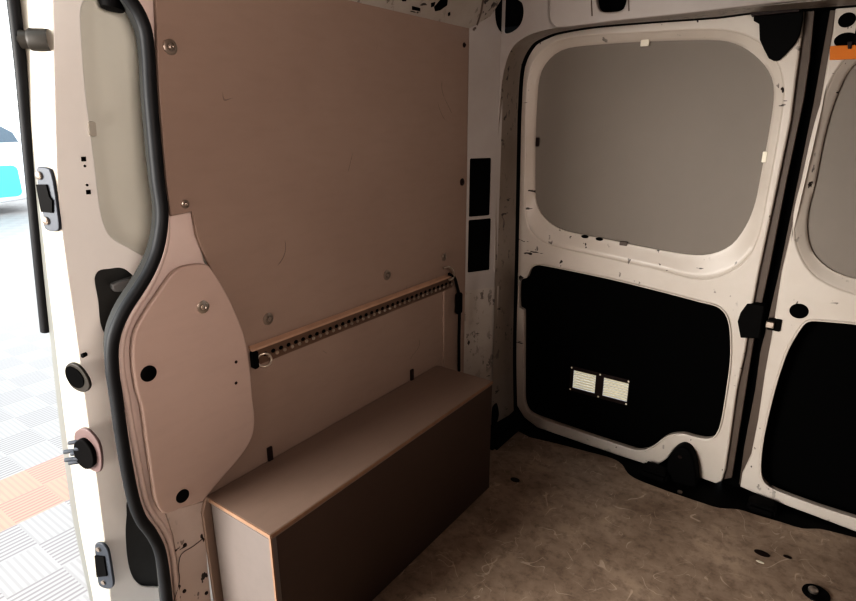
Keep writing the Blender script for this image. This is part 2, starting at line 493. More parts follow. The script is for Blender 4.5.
# ---------------------------------------------------------------- sliding side door (open, just outside the body side)
SD = Plane((-.9975, .42, 1.02), (0, 1, 0), (.138, 0, .86))  # tilts outwards towards the sill
if SD.n.x < 0: SD.n = -SD.n
sdoor = thing('sliding_door', SD.pt(.1, -.9), 'open cream sliding side door seen left of the black seal', 'van door')
inner_px = [(52, -60), (53, 0), (55, 100), (58, 190), (66, 260), (76, 330), (88, 420), (97, 480), (107, 560), (111, 601), (118, 680)]
ie = spl(SD.uvs(inner_px), 4, False)
win_px = [(99, -12), (90, -4), (83.5, 2), (81, 12), (81.5, 33), (85, 83), (90, 126), (95, 166), (99, 200), (103, 221), (111, 237), (129.6, 248), (150, 260), (185, 279)]
wl = SD.uvs(win_px)
wl = spl(wl, 4, False) + [(wl[-1][0] + .10, wl[-1][1]), (wl[-1][0] + .10, wl[0][1]), ]
hr = SD.uvs([(103, 330), (98.5, 300), (95, 279), (99, 271), (110, 269), (120, 268), (128, 271), (140, 283), (150, 300), (140, 330), (120, 345)]); hr = spl(hr, 4)
pk = spl(SD.uvs([(129, 500), (127, 515), (126, 534), (128, 560), (133, 577), (142, 586), (155, 587), (175, 586), (175, 500)]), 4)
outer = [p for p in ie] + [(.62, ie[-1][1]), (.62, ie[0][1])]
plate('inner_panel', SD, [outer, wl, hr, pk], .006, M['creamdull'], sdoor, bevel=.0015)
wp = SD.off(-.010)
wcx, wcz = sum(p[0] for p in wl) / len(wl), sum(p[1] for p in wl) / len(wl)
plate('window_blank', SD, [[(wcx + (p[0] - wcx) * 1.05, wcz + (p[1] - wcz) * 1.02) for p in wl]], .004, M['blank2'], sdoor, h=-.008)
rc = plate('handle_recess', SD, [rrect(min(p[0] for p in hr) - .02, min(p[1] for p in hr) - .02, max(p[0] for p in hr) + .02, max(p[1] for p in hr) + .02, .02)], .004, M['recess'], sdoor, h=-.016)
HN = SD.off(.004)
plate('handle', HN, [spl(HN.uvs([(113, 285), (130, 279), (142, 276), (142, 287), (126, 291), (115, 292)]), 3)], .012, M['handle'], rc, bevel=.003)
plate('lower_pocket', SD, [rrect(min(p[0] for p in pk) - .02, min(p[1] for p in pk) - .02, max(p[0] for p in pk) + .02, max(p[1] for p in pk) + .02, .02)], .004, M['greycard'], sdoor, h=-.008)
# leading edge of the door: from the inner lip out to the outer skin
OUTP = Plane((0, .400, 0), (1, 0, 0), (0, 0, 1))
out_px = [(0, -60), (10, 0), (24, 110), (35, 200), (49, 330), (60, 430), (72, 515), (81, 560), (90, 601), (104, 680)]
oe = spl([OUTP.hit(p) for p in out_px], 6, False)


def along(pts, z):
    for a, b in zip(pts, pts[1:]):
        if (a[2] - z) * (b[2] - z) <= 0: 
            k = 0 if a[2] == b[2] else (z - a[2]) / (b[2] - a[2]); return Vector(a).lerp(Vector(b), k)
    return Vector(pts[0] if abs(pts[0][2] - z) < abs(pts[-1][2] - z) else pts[-1])


ie3 = [SD.pt(a, b, 0) for a, b in ie]
zs = [1.24 - i * (1.24 + .05) / 40 for i in range(41)]
LA = [along(ie3, z) for z in zs]; LD = [along(oe, z) for z in zs]


def edge_pt(z, k):
    a, d = along(ie3, z), along(oe, z); p = a.lerp(d, k)
    p.y -= .004 * math.sin(math.pi * min(1, k)) ** .7; return p


rows = [[edge_pt(z, k) for z in zs] for k in (.74, .80, .86, .92, .97, 1)]
rows.append([p + Vector((.0, .05, 0)) + Vector((-.004, 0, 0)) for p in rows[-1]])
link('outer_flange', loft_mesh(rows, False, 50), M['flange'], sdoor)
link('leading_edge', loft_mesh([[edge_pt(z, k) for z in zs] for k in (0, .03, .08, .16, .4, .6, .70, .74)], False, 50), M['cream'], sdoor)
# rubber strip on the outer lip, upper half
zr = [1.24 - i * (1.24 - .675) / 30 for i in range(31)]
EDG = Plane((0, .397, 0), (1, 0, 0), (0, 0, 1))
strip = spl([EDG.hit(p) for p in ((5, -60), (13, 0), (20, 60), (25.5, 120), (31, 180), (37.5, 250), (45.5, 331))], 5, False)
tube('edge_seal', strip, .0085, M['rubber'], sdoor)


def on_edge(px):
    """where a line of sight meets the leading edge (solved along the edge surface)"""
    d = ray(px); best = None
    for i in range(400):
        t_ = .3 + i * .004; p = CAM + d * t_
        a, b = along(ie3, p.z), along(oe, p.z)
        k = (p.x - a.x) / (b.x - a.x) if abs(b.x - a.x) > 1e-6 else 0
        q = edge_pt(p.z, max(0, min(1, k))); e = (p - q).length
        if best is None or e < best[0]: best = (e, p)
    return best[1]


EN = Vector((.3, -.95, .0)).normalized()


def epl(px):
    c = on_edge(px); zt = Vector((c.x - along(oe, c.z - .1).x, 0, .1)); zt = along(ie3, c.z + .05) - along(ie3, c.z - .05)
    u = zt.cross(EN).normalized(); p = Plane(c, u, zt)
    if p.n.dot(EN) < 0: p = Plane(c, -u, zt)
    return p


# rubber buffer pin
p = epl((41, 40)); ax = Vector((-.62, -.78, 0)).normalized(); c = p.o
lathe('buffer', c, ax, [(.016, -.012), (.0155, .012), (.014, .015), (.0125, .016), (.0125, .026), (.008, .027), (.007, .024), (.004, .024), (.004, .030), (0, .030)], M['bronze'], sdoor)
# upper striker
def hw_plate(name, px, lp_px, mat, th=.006, h=.006, parent=None, bevel=.0015):
    p = epl(px); return p, plate(name, p, [spl(p.uvs(lp_px), 4)], th, mat, parent or sdoor, bevel, h)
p, lt = hw_plate('door_catch', (49, 198), [(40, 168), (47, 167), (53, 170), (57, 185), (61, 215), (62, 228), (58, 231), (48, 228), (46, 214), (41, 185)], M['latch'])
plate('catch_mouth', p, [p.uvs([(41, 184), (51, 184), (54, 196), (57, 200), (57, 212), (46, 211)])], .004, M['plastic'], lt, h=.009)
for px in ((43, 175), (50, 220)):
    lathe('screw', p.hit(px), p.n, [(.0065, .004), (.0065, .009), (.004, .011), (0, .011)], M['screw'], lt)
# oval socket
p, oc = hw_plate('oval_socket', (80, 377), [(68, 366), (73, 362), (82, 366), (90, 377), (92, 386), (86, 391), (75, 386), (69, 376)], M['bronze'])
plate('socket_hole', p, [spl(p.uvs([(69, 367), (74, 365), (82, 370), (87, 379), (84, 386), (76, 384), (70, 376)]), 4)], .002, M['black'], oc, h=.0075)
# guide pins on an oval plate
p, gp = hw_plate('pin_plate', (90, 449), [(77, 432), (84, 427), (92, 430), (101, 442), (104, 460), (102, 470), (95, 469), (83, 460), (78, 446)], M['pink'])
plate('pin_socket', p, [spl(p.uvs([(80, 440), (88, 436), (97, 446), (99, 461), (91, 465), (81, 455)]), 4)], .01, M['plastic'], gp, h=.014, bevel=.002)
for px in ((84, 441), (90, 447), (79, 450), (86, 452), (80, 458), (89, 457), (84, 461)):
    lathe('pin', p.hit(px), ax, [(.0042, .008), (.0042, .024), (.0032, .027), (0, .028)], M['latch'], gp, 12)
# lower catch
p, lc = hw_plate('door_catch', (105, 565), [(97, 543), (104, 542), (110, 549), (114, 572), (115, 584), (110, 587), (101, 583), (99, 566)], M['latch'])
plate('catch_mouth', p, [p.uvs([(98, 553), (107, 554), (110, 573), (100, 574)])], .004, M['plastic'], lc, h=.009)
for px in ((101, 547), (106, 580)):
    lathe('screw', p.hit(px), p.n, [(.005, .004), (.005, .009), (0, .010)], M['screw'], lc)
# small holes in the inner face
for px, r in (((83.5, 159), .0035), ((84.7, 166), .002), ((87, 185), .002), ((88.3, 192), .0035)):
    a, b = SD.uv(px)
    lp = [(a - r, b - r), (a + r, b - r), (a + r, b + r), (a - r, b + r)] if r > .003 else circ((a, b), r, 12)
    plate('fixing_hole', SD, [lp], .002, M['black'], sdoor, h=.001)
p = epl((84, 355)); lathe('bump_stop', p.o, p.n, [(.004, -.004), (.004, .004), (0, .006)], M['plastic'], sdoor, 12)
a = SD.uv((91, 128)); plate('blank_clip', SD, [rrect(a[0] - .004, a[1] - .012, a[0] + .006, a[1] + .01, .002)], .006, M['cream'], sdoor, h=.004)
# roller arm at the top of the door
arm = [SD.pt(*SD.uv(px), .03) for px in ((104, 1), (114, 6), (124, 9), (140, 12))]
ra = tube('roller_arm', arm, .006, M['bronze'], sdoor)
lathe('roller', SD.pt(*SD.uv((106, -4)), .02), (0, .2, 1), [(0, -.02), (.016, -.018), (.020, -.008), (.020, .03), (0, .032)], M['plastic'], ra)

# ---------------------------------------------------------------- box over the wheel arch
X0, X1, Y0, Y1, HB, TH = XW + .002, -.70, .509, 1.25, .334, .012
bx = thing('wheel_arch_box', ((X0 + X1) / 2, (Y0 + Y1) / 2, 0), 'brown plywood box over the wheel arch along the left wall', 'box')
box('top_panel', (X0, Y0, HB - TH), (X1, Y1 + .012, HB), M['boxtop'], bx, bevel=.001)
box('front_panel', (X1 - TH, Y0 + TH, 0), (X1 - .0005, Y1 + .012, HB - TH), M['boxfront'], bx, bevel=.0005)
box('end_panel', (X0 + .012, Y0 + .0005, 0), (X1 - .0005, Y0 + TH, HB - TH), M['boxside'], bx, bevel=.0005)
e1 = box('edge_strip', (X1, Y0 + .001, HB - .0075), (X1 + .0012, Y1 + .012, HB - .0005), M['plyedge'], bx); e1['label'] = 'bare plywood front edge'
e2 = box('edge_strip', (X0 + .01, Y0 - .0012, HB - .0075), (X1, Y0, HB - .0005), M['plyedge'], bx); e2['label'] = 'bare plywood end edge'
e3 = box('edge_strip', (X1 - .004, Y0 - .0012, 0), (X1 + .0008, Y0 + .002, HB - .0075), M['plyedge'], bx); e3['label'] = 'bare plywood upright edge'
for px in ((269.5, 459), (411, 376)):
    c = WALL.hit(px); box('bracket', (XW + .001, c.y - .006, HB - .001), (XW + .006, c.y + .006, HB + .03), M['brownblack'], bx, bevel=.001)

# ---------------------------------------------------------------- lashing rail
zt = WALL.hit((249, 346)).z; ya = WALL.hit((249, 355)).y; yb = WALL.hit((454, 270)).y
zb = WALL.hit((249, 366)).z
rail = thing('lashing_rail', (XW, (ya + yb) / 2, zb), 'perforated metal lashing rail running along the left wall above the box', 'rail')
zb -= .004; DX = .011; zm = zt - .20 * (zt - zb); yb -= .02
prof_top = [(XW + .001, zt), (XW + .004, zt + .001), (XW + DX, zm + .004), (XW + DX + .001, zm), (XW + DX - .003, zm), (XW + .001, zt - .005)]
prof_face = [(XW + DX - .001, zm), (XW + DX, zm - .001), (XW + DX - .004, zb + .002), (XW + DX - .008, zb), (XW + .001, zb), (XW + .001, zb + .004), (XW + DX - .010, zb + .004), (XW + DX - .004, zm - .001)]


def extrude_y(prof, y0, y1):
    bm = bmesh.new(); A = [bm.verts.new((x, y0, z)) for x, z in prof]; B = [bm.verts.new((x, y1, z)) for x, z in prof]
    n = len(prof)
    for i in range(n): bm.faces.new((A[i], A[(i + 1) % n], B[(i + 1) % n], B[i]))
    bm.faces.new(A); bm.faces.new(B[::-1]); return bm_mesh(bm, 25)


o = link('cap_strip', extrude_y(prof_top, ya, yb), M['brass'], rail); o['label'] = 'plain bright upper strip of the rail'
fr = link('slotted_face', extrude_y(prof_face, ya + .006, yb), M['railface'], rail)
nh = 34; hol, tee = [], []
FP = Plane((XW + DX - .0018, 0, (zm + zb) / 2), (0, 1, 0), (.004, 0, zm - zb)); FP.n = Vector((1, 0, -.1)).normalized()
for i in range(nh):
    y = ya + .03 + i * (yb - ya - .045) / (nh - 1)
    hol.append(plate_mesh(FP, [circ((y, .0035), .0048, 14, .0040)], .0012, 0, .0012))
    tee.append(lathe_mesh(FP.pt(y + .010, -.004), FP.n, [(.0042, 0), (.0036, .0022), (.0, .0028)], 10))
link('slot_row', join(hol), M['black'], rail); link('stud_row', join(tee), M['steel'], rail)
box('end_clip', (XW + .001, ya - .001, zb - .001), (XW + .016, ya + .012, zm), M['plastic'], rail, bevel=.003)
c = WALL.off(.019).hit((264.5, 360))
ring = tube('hanging_ring', torus_pts(c, (.5, .86, 0), (0, 0, 1), .0135), .0019, M['steel'], closed=True)
prop(ring, 'small bright metal ring hanging from near end of the rail', 'ring')

# ---------------------------------------------------------------- strap at the far end of the rail
yz = lambda px, dx: WALL.off(dx).hit(px)
strap = thing('tie_down_strap', yz((459, 330), .01), 'black strap hanging from the far end of the lashing rail', 'strap')
pts = spl([yz((449, 274), .030), yz((454, 277), .032), yz((457, 286), .026), yz((459, 296), .02), yz((459.5, 315), .016), yz((459, 340), .013), yz((459, 371), .012)], 6, False)
tube('webbing', pts, .0042, M['plastic'], strap)
a, b = yz((458.5, 293), .02), yz((459.5, 312), .016)
box('buckle', (a.x - .006, a.y - .010, b.z), (a.x + .008, a.y + .012, a.z), M['plastic'], strap, bevel=.003)
hk = spl([yz((444, 268), .026), yz((449, 267), .034), yz((453, 271), .036), yz((453, 278), .032), yz((449, 280), .028)], 5, False)
h_ = tube('hook', hk, .003, M['steel'], strap); h_['label'] = 'bare metal hook'

# ---------------------------------------------------------------- rear pillar and door frame
A2, B2 = Vector((XW, 1.41, 0)), Vector((-.84, 1.50, 0))
PF = Plane(A2, B2 - A2, (0, 0, 1))
W_ = (B2 - A2).length
rp = thing('trim_2', (-.86, 1.48, 0), 'chipped white metal pillar between the left wall and the rear door', None); prop(rp, kind='structure')
zbot = .06
holes = [PF.uvs([(470, 158), (490.5, 158.5), (490.5, 216.5), (469, 215.5)]), PF.uvs([(469, 219), (490.5, 219.5), (490, 272), (467.5, 270.5)])]
hl = []
for h in holes:
    a0, a1 = sum(p[0] for p in (h[0], h[3])) / 2, sum(p[0] for p in (h[1], h[2])) / 2
    b1, b0 = (h[0][1] + h[1][1]) / 2, (h[2][1] + h[3][1]) / 2
    hl.append(rrect(a0, b0, a1, b1, .004))
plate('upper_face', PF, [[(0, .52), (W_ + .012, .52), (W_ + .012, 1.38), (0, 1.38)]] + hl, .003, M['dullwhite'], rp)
plate('lower_face', PF, [[(0, zbot), (W_ + .02, zbot), (W_ + .02, .52), (0, .52)]], .003, M['chipped'], rp)
plate('cavity', PF, [[(0, .50), (W_ - .002, .50), (W_ - .002, 1.03), (0, 1.03)]], .004, M['black'], rp, h=-.02)
l1px = [(490.5, 434), (493.5, 350), (495, 272), (497, 158), (500.5, 100), (504, 70), (512, 48), (527, 36), (545, 30), (570, 26), (640, 18.5), (716, 11), (752, 7), (816, 1), (870, -4)]
l2px = [(514, 424), (513, 350), (515, 258), (517, 150), (518, 110), (521.5, 66), (532, 45), (545, 37), (558, 32.5), (590, 27), (640, 22.5), (716, 17), (752, 12.5), (816, 8), (870, 4)]
GAP = Plane((0, 1.63, 0), (1, 0, 0), (0, 0, 1))
R1 = [HDR.hit(p) for p in spl(l1px, 6, False)]; R2 = [GAP.hit(p) for p in spl(l2px, 6, False)]
mid = [a.lerp(b, .25) + Vector((.004, 0, 0)) for a, b in zip(R1, R2)]
mid2 = [a.lerp(b, .7) + Vector((.006, 0, 0)) for a, b in zip(R1, R2)]
back = [p + Vector((-.01, .09, .0)) for p in R2]
link('door_reveal', loft_mesh([R1, mid, mid2, R2], False, 60), M['reveal'], rp)
lin = loft_mesh([R2, back], False, 60); link('gap_lining', lin, M['black'], rp)
# header over the doors and rounded upper corner
hl1 = [(a, b) for a, b in ((HDR.uv(p)) for p in spl(l1px[2:], 6, False))]
hl1 = [q for q in hl1 if q[0] > -.84] + [(.8, hl1[-1][1])]
loop = [(-.84, hl1[0][1])] + hl1 + [(.8, 1.40), (-.84, 1.40)]
ear = [(max(a, -.8397), b) for a, b in spl(HDR.uvs([(500, -12), (500, 10), (501, 25), (505, 33), (512, 32), (520, 25), (523.5, 14), (522, 3), (516, -2), (516, -14)]), 4)]
plate('corner_hole', PF, [[(min(a, W_ - .0005), b) for a, b in spl(PF.uvs([(495.5, -12), (495, 10), (496.5, 24), (501, 32), (508, 33), (508, -12)]), 4)]], .001, M['black'], rp, h=.0015)
slot = spl(HDR.uvs([(597, -10), (597, 5), (601, 11), (610, 12), (622, 10), (626, 3), (626, -10)]), 4)
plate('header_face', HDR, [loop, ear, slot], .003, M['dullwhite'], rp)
plate('header_cavity', HDR, [[(-.86, 1.25), (.8, 1.25), (.8, 1.40), (-.86, 1.40)]], .003, M['black'], rp, h=-.03)
H2 = HDR.off(.025)
lip = H2.uvs([(549, -30), (549, 12), (550, 21), (556, 27), (575, 26), (610, 21.5), (690, 13), (756, 5), (830, -3), (900, -9)])
l2 = spl(lip, 4, False)
slot2 = spl(H2.uvs([(597, -10), (597, 5), (601, 11), (610, 12), (622, 10), (626, 3), (626, -10)]), 4)
plate('header_lip', H2, [l2 + [(l2[-1][0], 1.40), (l2[0][0], 1.40)], slot2], .02, M['dullwhite'], rp, bevel=.004)
for px0, px1 in (((591, -10), (592, 16)), ((628, -10), (629, 11))):
    tube('header_seam', [H2.pt(*H2.uv(px0), .0), H2.pt(*H2.uv(px1), .0)], .0015, M['greyseal'], rp)
# pillar foot: rounded toe with a dark slot
FT = Plane(Vector((R1[0].x, 1.50, 0)), Vector((.01, .13, 0)), (0, 0, 1))
slt = HDR.off(-.02)
plate('foot_slot', slt, [spl(slt.uvs([(497, 404), (501, 400), (503, 412), (499, 423), (496, 421)]), 4)], .002, M['black'], rp, h=.03)
box('pillar_toe_trim', (-.90, 1.44, -.01), (-.78, 1.64, .05), M['plastic'], rp, bevel=.01)

# roof rail above the left wall
RA = Plane((XW, 0, 1.236), (0, 1, 0), (.085, 0, .10))
if RA.n.x < 0: RA = Plane((XW, 0, 1.236), (0, -1, 0), (.085, 0, .10))
sg = RA.u.y
railtop = prop(plate('trim_3', RA, [[(sg * .2, 0), (sg * 1.47, 0), (sg * 1.47, .215), (sg * .2, .215)]], .004, M['chipped'], bevel=.001), 'chipped white roof rail above the left wall', kind='structure')
for lp in ([(412, 6), (420, 8), (420, 11), (412, 9.5)], [(434, 7), (441, -1), (448, -6), (447, 5), (440, 10), (435, 11)], [(402, -2), (406, -3), (406, 1), (402, 1)], [(431, 3), (435, 2), (434, 6), (431, 7)], [(448, 13), (450, 12), (450, 15), (448, 16)]):
    plate('rail_hole', RA, [RA.uvs(lp)], .001, M['black'], railtop, h=.001)
tube('corner_seam', [WALL.hit((470, 30)) + Vector((.012, 0, 0)), RA.hit((476, 27)), RA.hit((481, 12)), RA.hit((484, -6))], .003, M['greyseal'], railtop)

# ---------------------------------------------------------------- rear doors
def door_leaf(name, outline, win_lip, win_in, low, label, center):
    root = thing(name, center, label, 'van door')
    plate('door_frame', DOOR, [outline, win_lip, low], .022, M['white'], root, bevel=.005)
    k = 120
    a, b = radial(win_lip, k), radial(win_in, k)
    c = [((p[0] * .75 + q[0] * .25), (p[1] * .75 + q[1] * .25)) for p, q in zip(a, b)]
    d = [((p[0] * .3 + q[0] * .7), (p[1] * .3 + q[1] * .7)) for p, q in zip(a, b)]
    a_ = [((p[0] * 1.08 - q[0] * .08), (p[1] * 1.08 - q[1] * .08)) for p, q in zip(a, b)]
    link('window_recess', loft_mesh([[DOOR.pt(*p, -.006) for p in a_], [DOOR.pt(*p, -.0025) for p in a], [DOOR.pt(*p, -.006) for p in c], [DOOR.pt(*p, -.016) for p in d], [DOOR.pt(*p, -.020) for p in b], [DOOR.pt(*p, -.034) for p in b]], True, 60), M['white'], root)
    big = [(p[0] + (p[0] - q) * .05, p[1] + (p[1] - r) * .05) for p in b for q, r in ((sum(x[0] for x in b) / k, sum(x[1] for x in b) / k),)]
    plate('window_blank', DOOR, [big], .003, M['blank'], root, h=-.026)
    return root


lw_in = spl([DOOR.off(-.022).uv(p) for p in [(537, 97), (539.6, 75), (548, 60), (561.5, 50), (581, 46), (644, 41.5), (717, 40), (741, 46), (761, 61), (772, 78), (774, 97), (769.4, 131), (761, 175), (755, 204), (746, 226), (731.5, 245), (712, 254), (693, 255), (654, 249), (600, 238), (566, 231), (549, 222), (538.6, 209), (535, 194), (535, 146)]], 4)
lw_lip = spl(DOOR.uvs([(527.5, 97), (531, 70), (541, 53), (558, 42), (581, 37), (644, 33), (712, 30), (741, 34), (761, 44), (774, 58), (781, 73), (783, 97), (776, 146), (767, 194), (759, 233), (749, 255), (731.5, 271), (702, 279), (654, 268), (600, 256), (552, 245), (534, 235), (527, 222), (525.5, 194), (526.5, 146)]), 4)
low_l = DOOR.uvs([(531, 268), (540, 264.6), (605, 277.6), (660, 291), (702, 302), (717, 306), (725.7, 313.6), (730, 327), (731, 356), (727, 390), (721, 424), (715, 436.5), (707, 439), (695, 437), (683, 434), (668, 436), (654, 446), (645, 450), (634, 449.6), (586, 434), (537, 417), (527.5, 411), (523.8, 400), (523.6, 360), (523.6, 311), (518.8, 307), (518.8, 283), (523, 278.5), (527, 277)])
low_l = spl(low_l, 4)
out_l = DOOR.uvs([(518, 117), (522.5, 65), (533.5, 45), (546, 37), (560, 32.5), (590, 27.5), (640, 22.5), (716, 17), (753, 12.5), (804, 9), (802, 36), (796, 80), (791, 120), (775, 197), (759, 272), (752, 310), (745, 353), (737, 390), (729, 447), (725.5, 470), (722, 481.5), (716, 484), (699, 478), (696, 464), (690, 449), (683.4, 444.5), (675, 448), (667, 459), (658, 465), (647, 465), (624.6, 458), (586, 445), (560, 436), (537, 428), (524, 418), (516, 405), (514, 390), (515, 330), (516.5, 258), (517, 180)])
center = Vector((-.5, YD, .01))
ld = door_leaf('rear_door', out_l, lw_lip, lw_in, low_l, 'left rear door with full grey window blank and small bright vent', center)
# inner lip bead around the lower opening
tube('opening_bead', [DOOR.pt(a, b, .001) for a, b in low_l], .0022, M['white'], ld, closed=True)
# outer skin with the vent cut into it
SK = DOOR.off(-.045)
vent_fr = SK.uvs([(571.3, 365.5), (630.6, 379.8), (629, 406), (570.4, 389.5)])
vx0, vx1 = vent_fr[0][0], vent_fr[1][0]; vz1 = (vent_fr[0][1] + vent_fr[1][1]) / 2; vz0 = (vent_fr[2][1] + vent_fr[3][1]) / 2
SKo = [(-.86, -.03), (-.175, -.03), (-.175, 1.24), (-.86, 1.24)]
plate('outer_skin', SK, [SKo, [(vx0 + .004, vz0 + .004), (vx1 - .004, vz0 + .004), (vx1 - .004, vz1 - .004), (vx0 + .004, vz1 - .004)]], .004, M['black'], ld)
pa = SK.uvs([(573.6, 369), (596, 374.8), (595.4, 395.4), (573.4, 389)]); pb = SK.uvs([(604, 376.6), (629, 382.5), (627.5, 404.3), (603, 397.3)])
wa = ((pa[0][0] + pa[3][0]) / 2, (pa[1][0] + pa[2][0]) / 2); wb = ((pb[0][0] + pb[3][0]) / 2, (pb[1][0] + pb[2][0]) / 2)
z0v, z1v = vz0 + .012, vz1 - .012
vent = plate('vent_grille', SK, [rrect(vx0, vz0, vx1, vz1, .004), [(wa[0], z0v), (wa[1], z0v), (wa[1], z1v), (wa[0], z1v)], [(wb[0], z0v), (wb[1], z0v), (wb[1], z1v), (wb[0], z1v)]], .004, M['brownblack'], ld, h=.005, bevel=.001)
for w in (wa, wb):
    for i in range(7):
        z = z0v + (i + .5) * (z1v - z0v) / 7
        s = box_mesh((w[0], -.0034, -.0007), (w[1], .0034, .0007))
        s.transform(Matrix.Translation((0, YD + .046, z)) @ Matrix.Rotation(math.radians(42), 4, 'X'))
        link('vent_slat', s, M['louvre'], vent)
for a in (vx0 + .004, (wa[1] + wb[0]) / 2, vx1 - .004):
    for z in (vz0 + .005, vz1 - .005):
        lathe('screw', SK.pt(a, z, .005), SK.n, [(.0035, 0), (.003, .0015), (0, .002)], M['slat'], vent, 12)
# clips round the blank
BL = DOOR.off(-.018)
for px, w, h, m in (((645, 43), .011, .008, 'slat'), ((537.5, 142), .005, .013, 'brownblack'), ((764.5, 157), .005, .013, 'slat'), ((623.5, 243.5), .011, .006, 'greyseal')):
    a, b = BL.uv(px); plate('blank_clip', BL, [rrect(a - w, b - h, a + w, b + h, .002)], .006, M[m], ld, h=.003, bevel=.001)
for px in ((585, 236.5), (599.5, 239)):
    a, b = BL.uv(px); plate('drain_slot', BL, [circ((a, b), .011, 16, .005)], .002, M['black'], ld, h=.002)
# top latch cover
TL = DOOR.off(.004)
tl = TL.uvs([(754, 10), (803, 7), (803, 19), (800, 35), (795, 44), (785, 55), (779, 60.5), (774, 61), (769, 58.5), (764, 49), (760, 40), (759.5, 24), (754, 21)])
plate('latch_cover', TL, [tl], .012, M['plastic'], ld, h=.006, bevel=.002)
box('latch_top', (tl[0][0] - .004, YD - .035, tl[1][1] - .012), (tl[1][0], YD - .004, tl[1][1] + .006), M['brownblack'], ld, bevel=.004)
# lock body on the closing edge
LK = DOOR.off(.003)
plate('lock_body', LK, [LK.uvs([(747, 304), (757, 303.5), (765, 305), (760, 338), (741, 337), (738, 321), (741, 312)])], .03, M['plastic'], ld, h=.008, bevel=.003)
# closing edge (dull strip behind the frame)
EG = DOOR.off(-.012)
ed = EG.uvs([(800, 10), (815, 9), (810, 60), (804, 100), (787, 180), (769, 272), (754, 340), (746, 390), (737, 447), (732, 478), (722, 480), (727, 447), (735, 390), (743, 353), (757, 272), (774, 190), (790, 115)])
plate('closing_edge', EG, [ed], .02, M['greyseal'], ld, bevel=.002)

# right leaf mirrors the left one beyond the frame
out_r_edge = [(836, 4), (833, 30), (819, 110), (803, 180), (789, 240), (781.5, 272), (771, 340), (765, 372), (758, 420), (751, 455), (742, 474), (740, 487), (751, 492), (777, 502.7), (813, 516), (856, 532.5)]
XR = .60
oru = DOOR.uvs(out_r_edge)
out_r = oru + [(XR - .06, oru[-1][1]), (XR, oru[-1][1] + .06), (XR, 1.14), (XR - .1, oru[0][1])]
lipu = DOOR.uvs([(856, 50), (836, 72), (825, 98), (815, 131), (804, 180), (796, 214), (796, 240), (803, 260), (818, 278), (856, 294)])
inu = DOOR.off(-.022).uvs([(856, 63), (838.5, 92), (826, 131), (816, 180), (808, 214), (808, 238), (816, 257), (833.6, 271), (856, 279)])


def close_window(uv, top, xr):
    zb_, zt_ = uv[-1][1], top
    left = [uv[0]] + uv[1:]
    return spl(left + [(.30, zb_ - .012), (xr - .08, zb_ - .012), (xr - .02, zb_ + .02), (xr, zb_ + .09), (xr, zt_ - .12), (xr - .03, zt_ - .04), (xr - .09, zt_), (.30, zt_ + .004), (.09, zt_ - .002)], 4)


rlip = close_window(lipu, 1.235, XR - .04); rin = close_window(inu, 1.215, XR - .06)
lo_px = [(856, 324), (830, 321.5), (812, 320.5), (805, 323), (798, 332), (788.5, 348.5), (781.5, 367), (774.5, 390), (766, 425), (762, 447.6), (760.5, 469.6), (763, 480.7), (770, 487.5), (785.4, 494.4), (820, 507), (856, 518.5)]
lou = DOOR.uvs(lo_px)
low_r = spl(lou + [(.40, lou[-1][1]), (XR - .07, lou[-1][1] + .01), (XR - .04, lou[-1][1] + .05), (XR - .04, lou[0][1] - .05), (XR - .08, lou[0][1]), (.35, lou[0][1])], 4)
rd = door_leaf('rear_door', out_r, rlip, rin, low_r, 'right rear door cut off by the picture edge, with black round hole', Vector((.25, YD, .01)))
tube('opening_bead', [DOOR.pt(a, b, .001) for a, b in low_r], .0022, M['white'], rd, closed=True)
plate('outer_skin', SK, [[(-.0945, -.03), (XR, -.03), (XR, 1.24), (-.0945, 1.24)]], .004, M['black'], rd)
c = DOOR.uv((799, 311)); plate('round_hole', DOOR, [circ(c, .0205, 28, .019)], .002, M['black'], rd, h=.0008)
for px, rx, ry in (((847, 20), .016, .015), ((846, 40), .022, .015)):
    plate('top_hole', DOOR, [circ(DOOR.uv(px), rx, 24, ry)], .002, M['black'], rd, h=.0008)
box('top_bolt', tuple(DOOR.hit((853, 46)) + Vector((0, -.03, 0))), tuple(DOOR.hit((870, -2)) + Vector((0, 0, 0))), M['plastic'], rd, bevel=.004)
a, b = DOOR.uv((775, 324.5)); plate('striker_mouth', DOOR, [rrect(a - .016, b - .016, a + .014, b + .016, .003)], .004, M['plastic'], rd, h=.003)
sk_ = plate('striker', DOOR, [rrect(a - .020, b - .009, a - .001, b + .008, .002)], .01, M['steel'], rd, h=.012, bevel=.002); sk_['label'] = 'bright metal striker'
# flange and rubber of the meeting gap
fl = EG.uvs([(830, 10), (836, 10), (821, 110), (804, 185), (790, 245), (783, 272), (772, 340), (767, 380), (758, 440), (753, 470), (744, 488), (739, 484), (744, 447), (755, 390), (760, 353), (779, 272), (800, 170), (814, 100)])
plate('closing_flange', EG, [fl], .02, M['greyseal'], rd, bevel=.002)
gp_ = EG.off(-.028)
gap = [(-.168, -.025), (-.095, -.025), (-.095, 1.255), (-.168, 1.255)]
gs = plate('door_gap_seal', gp_, [gap], .012, M['black'], None, bevel=.002)
gs = prop(gs, 'black rubber strip filling the gap between the two rear doors', 'seal')

# orange tag
OT = DOOR.off(.012)
tag_ = thing('orange_tag', OT.hit((843, 53)), 'orange plastic tag below the black bolt of the right rear door', 'tag')
ot = OT.uvs([(830, 46), (870, 44), (870, 58.5), (829.5, 60)])
plate('tag_plate', OT, [ot], .004, M['orange'], tag_, bevel=.001)
plate('tag_clip', OT, [OT.uvs([(847, 42), (853, 41), (851, 49), (848, 49)])], .006, M['brownblack'], tag_, h=.004, bevel=.001)

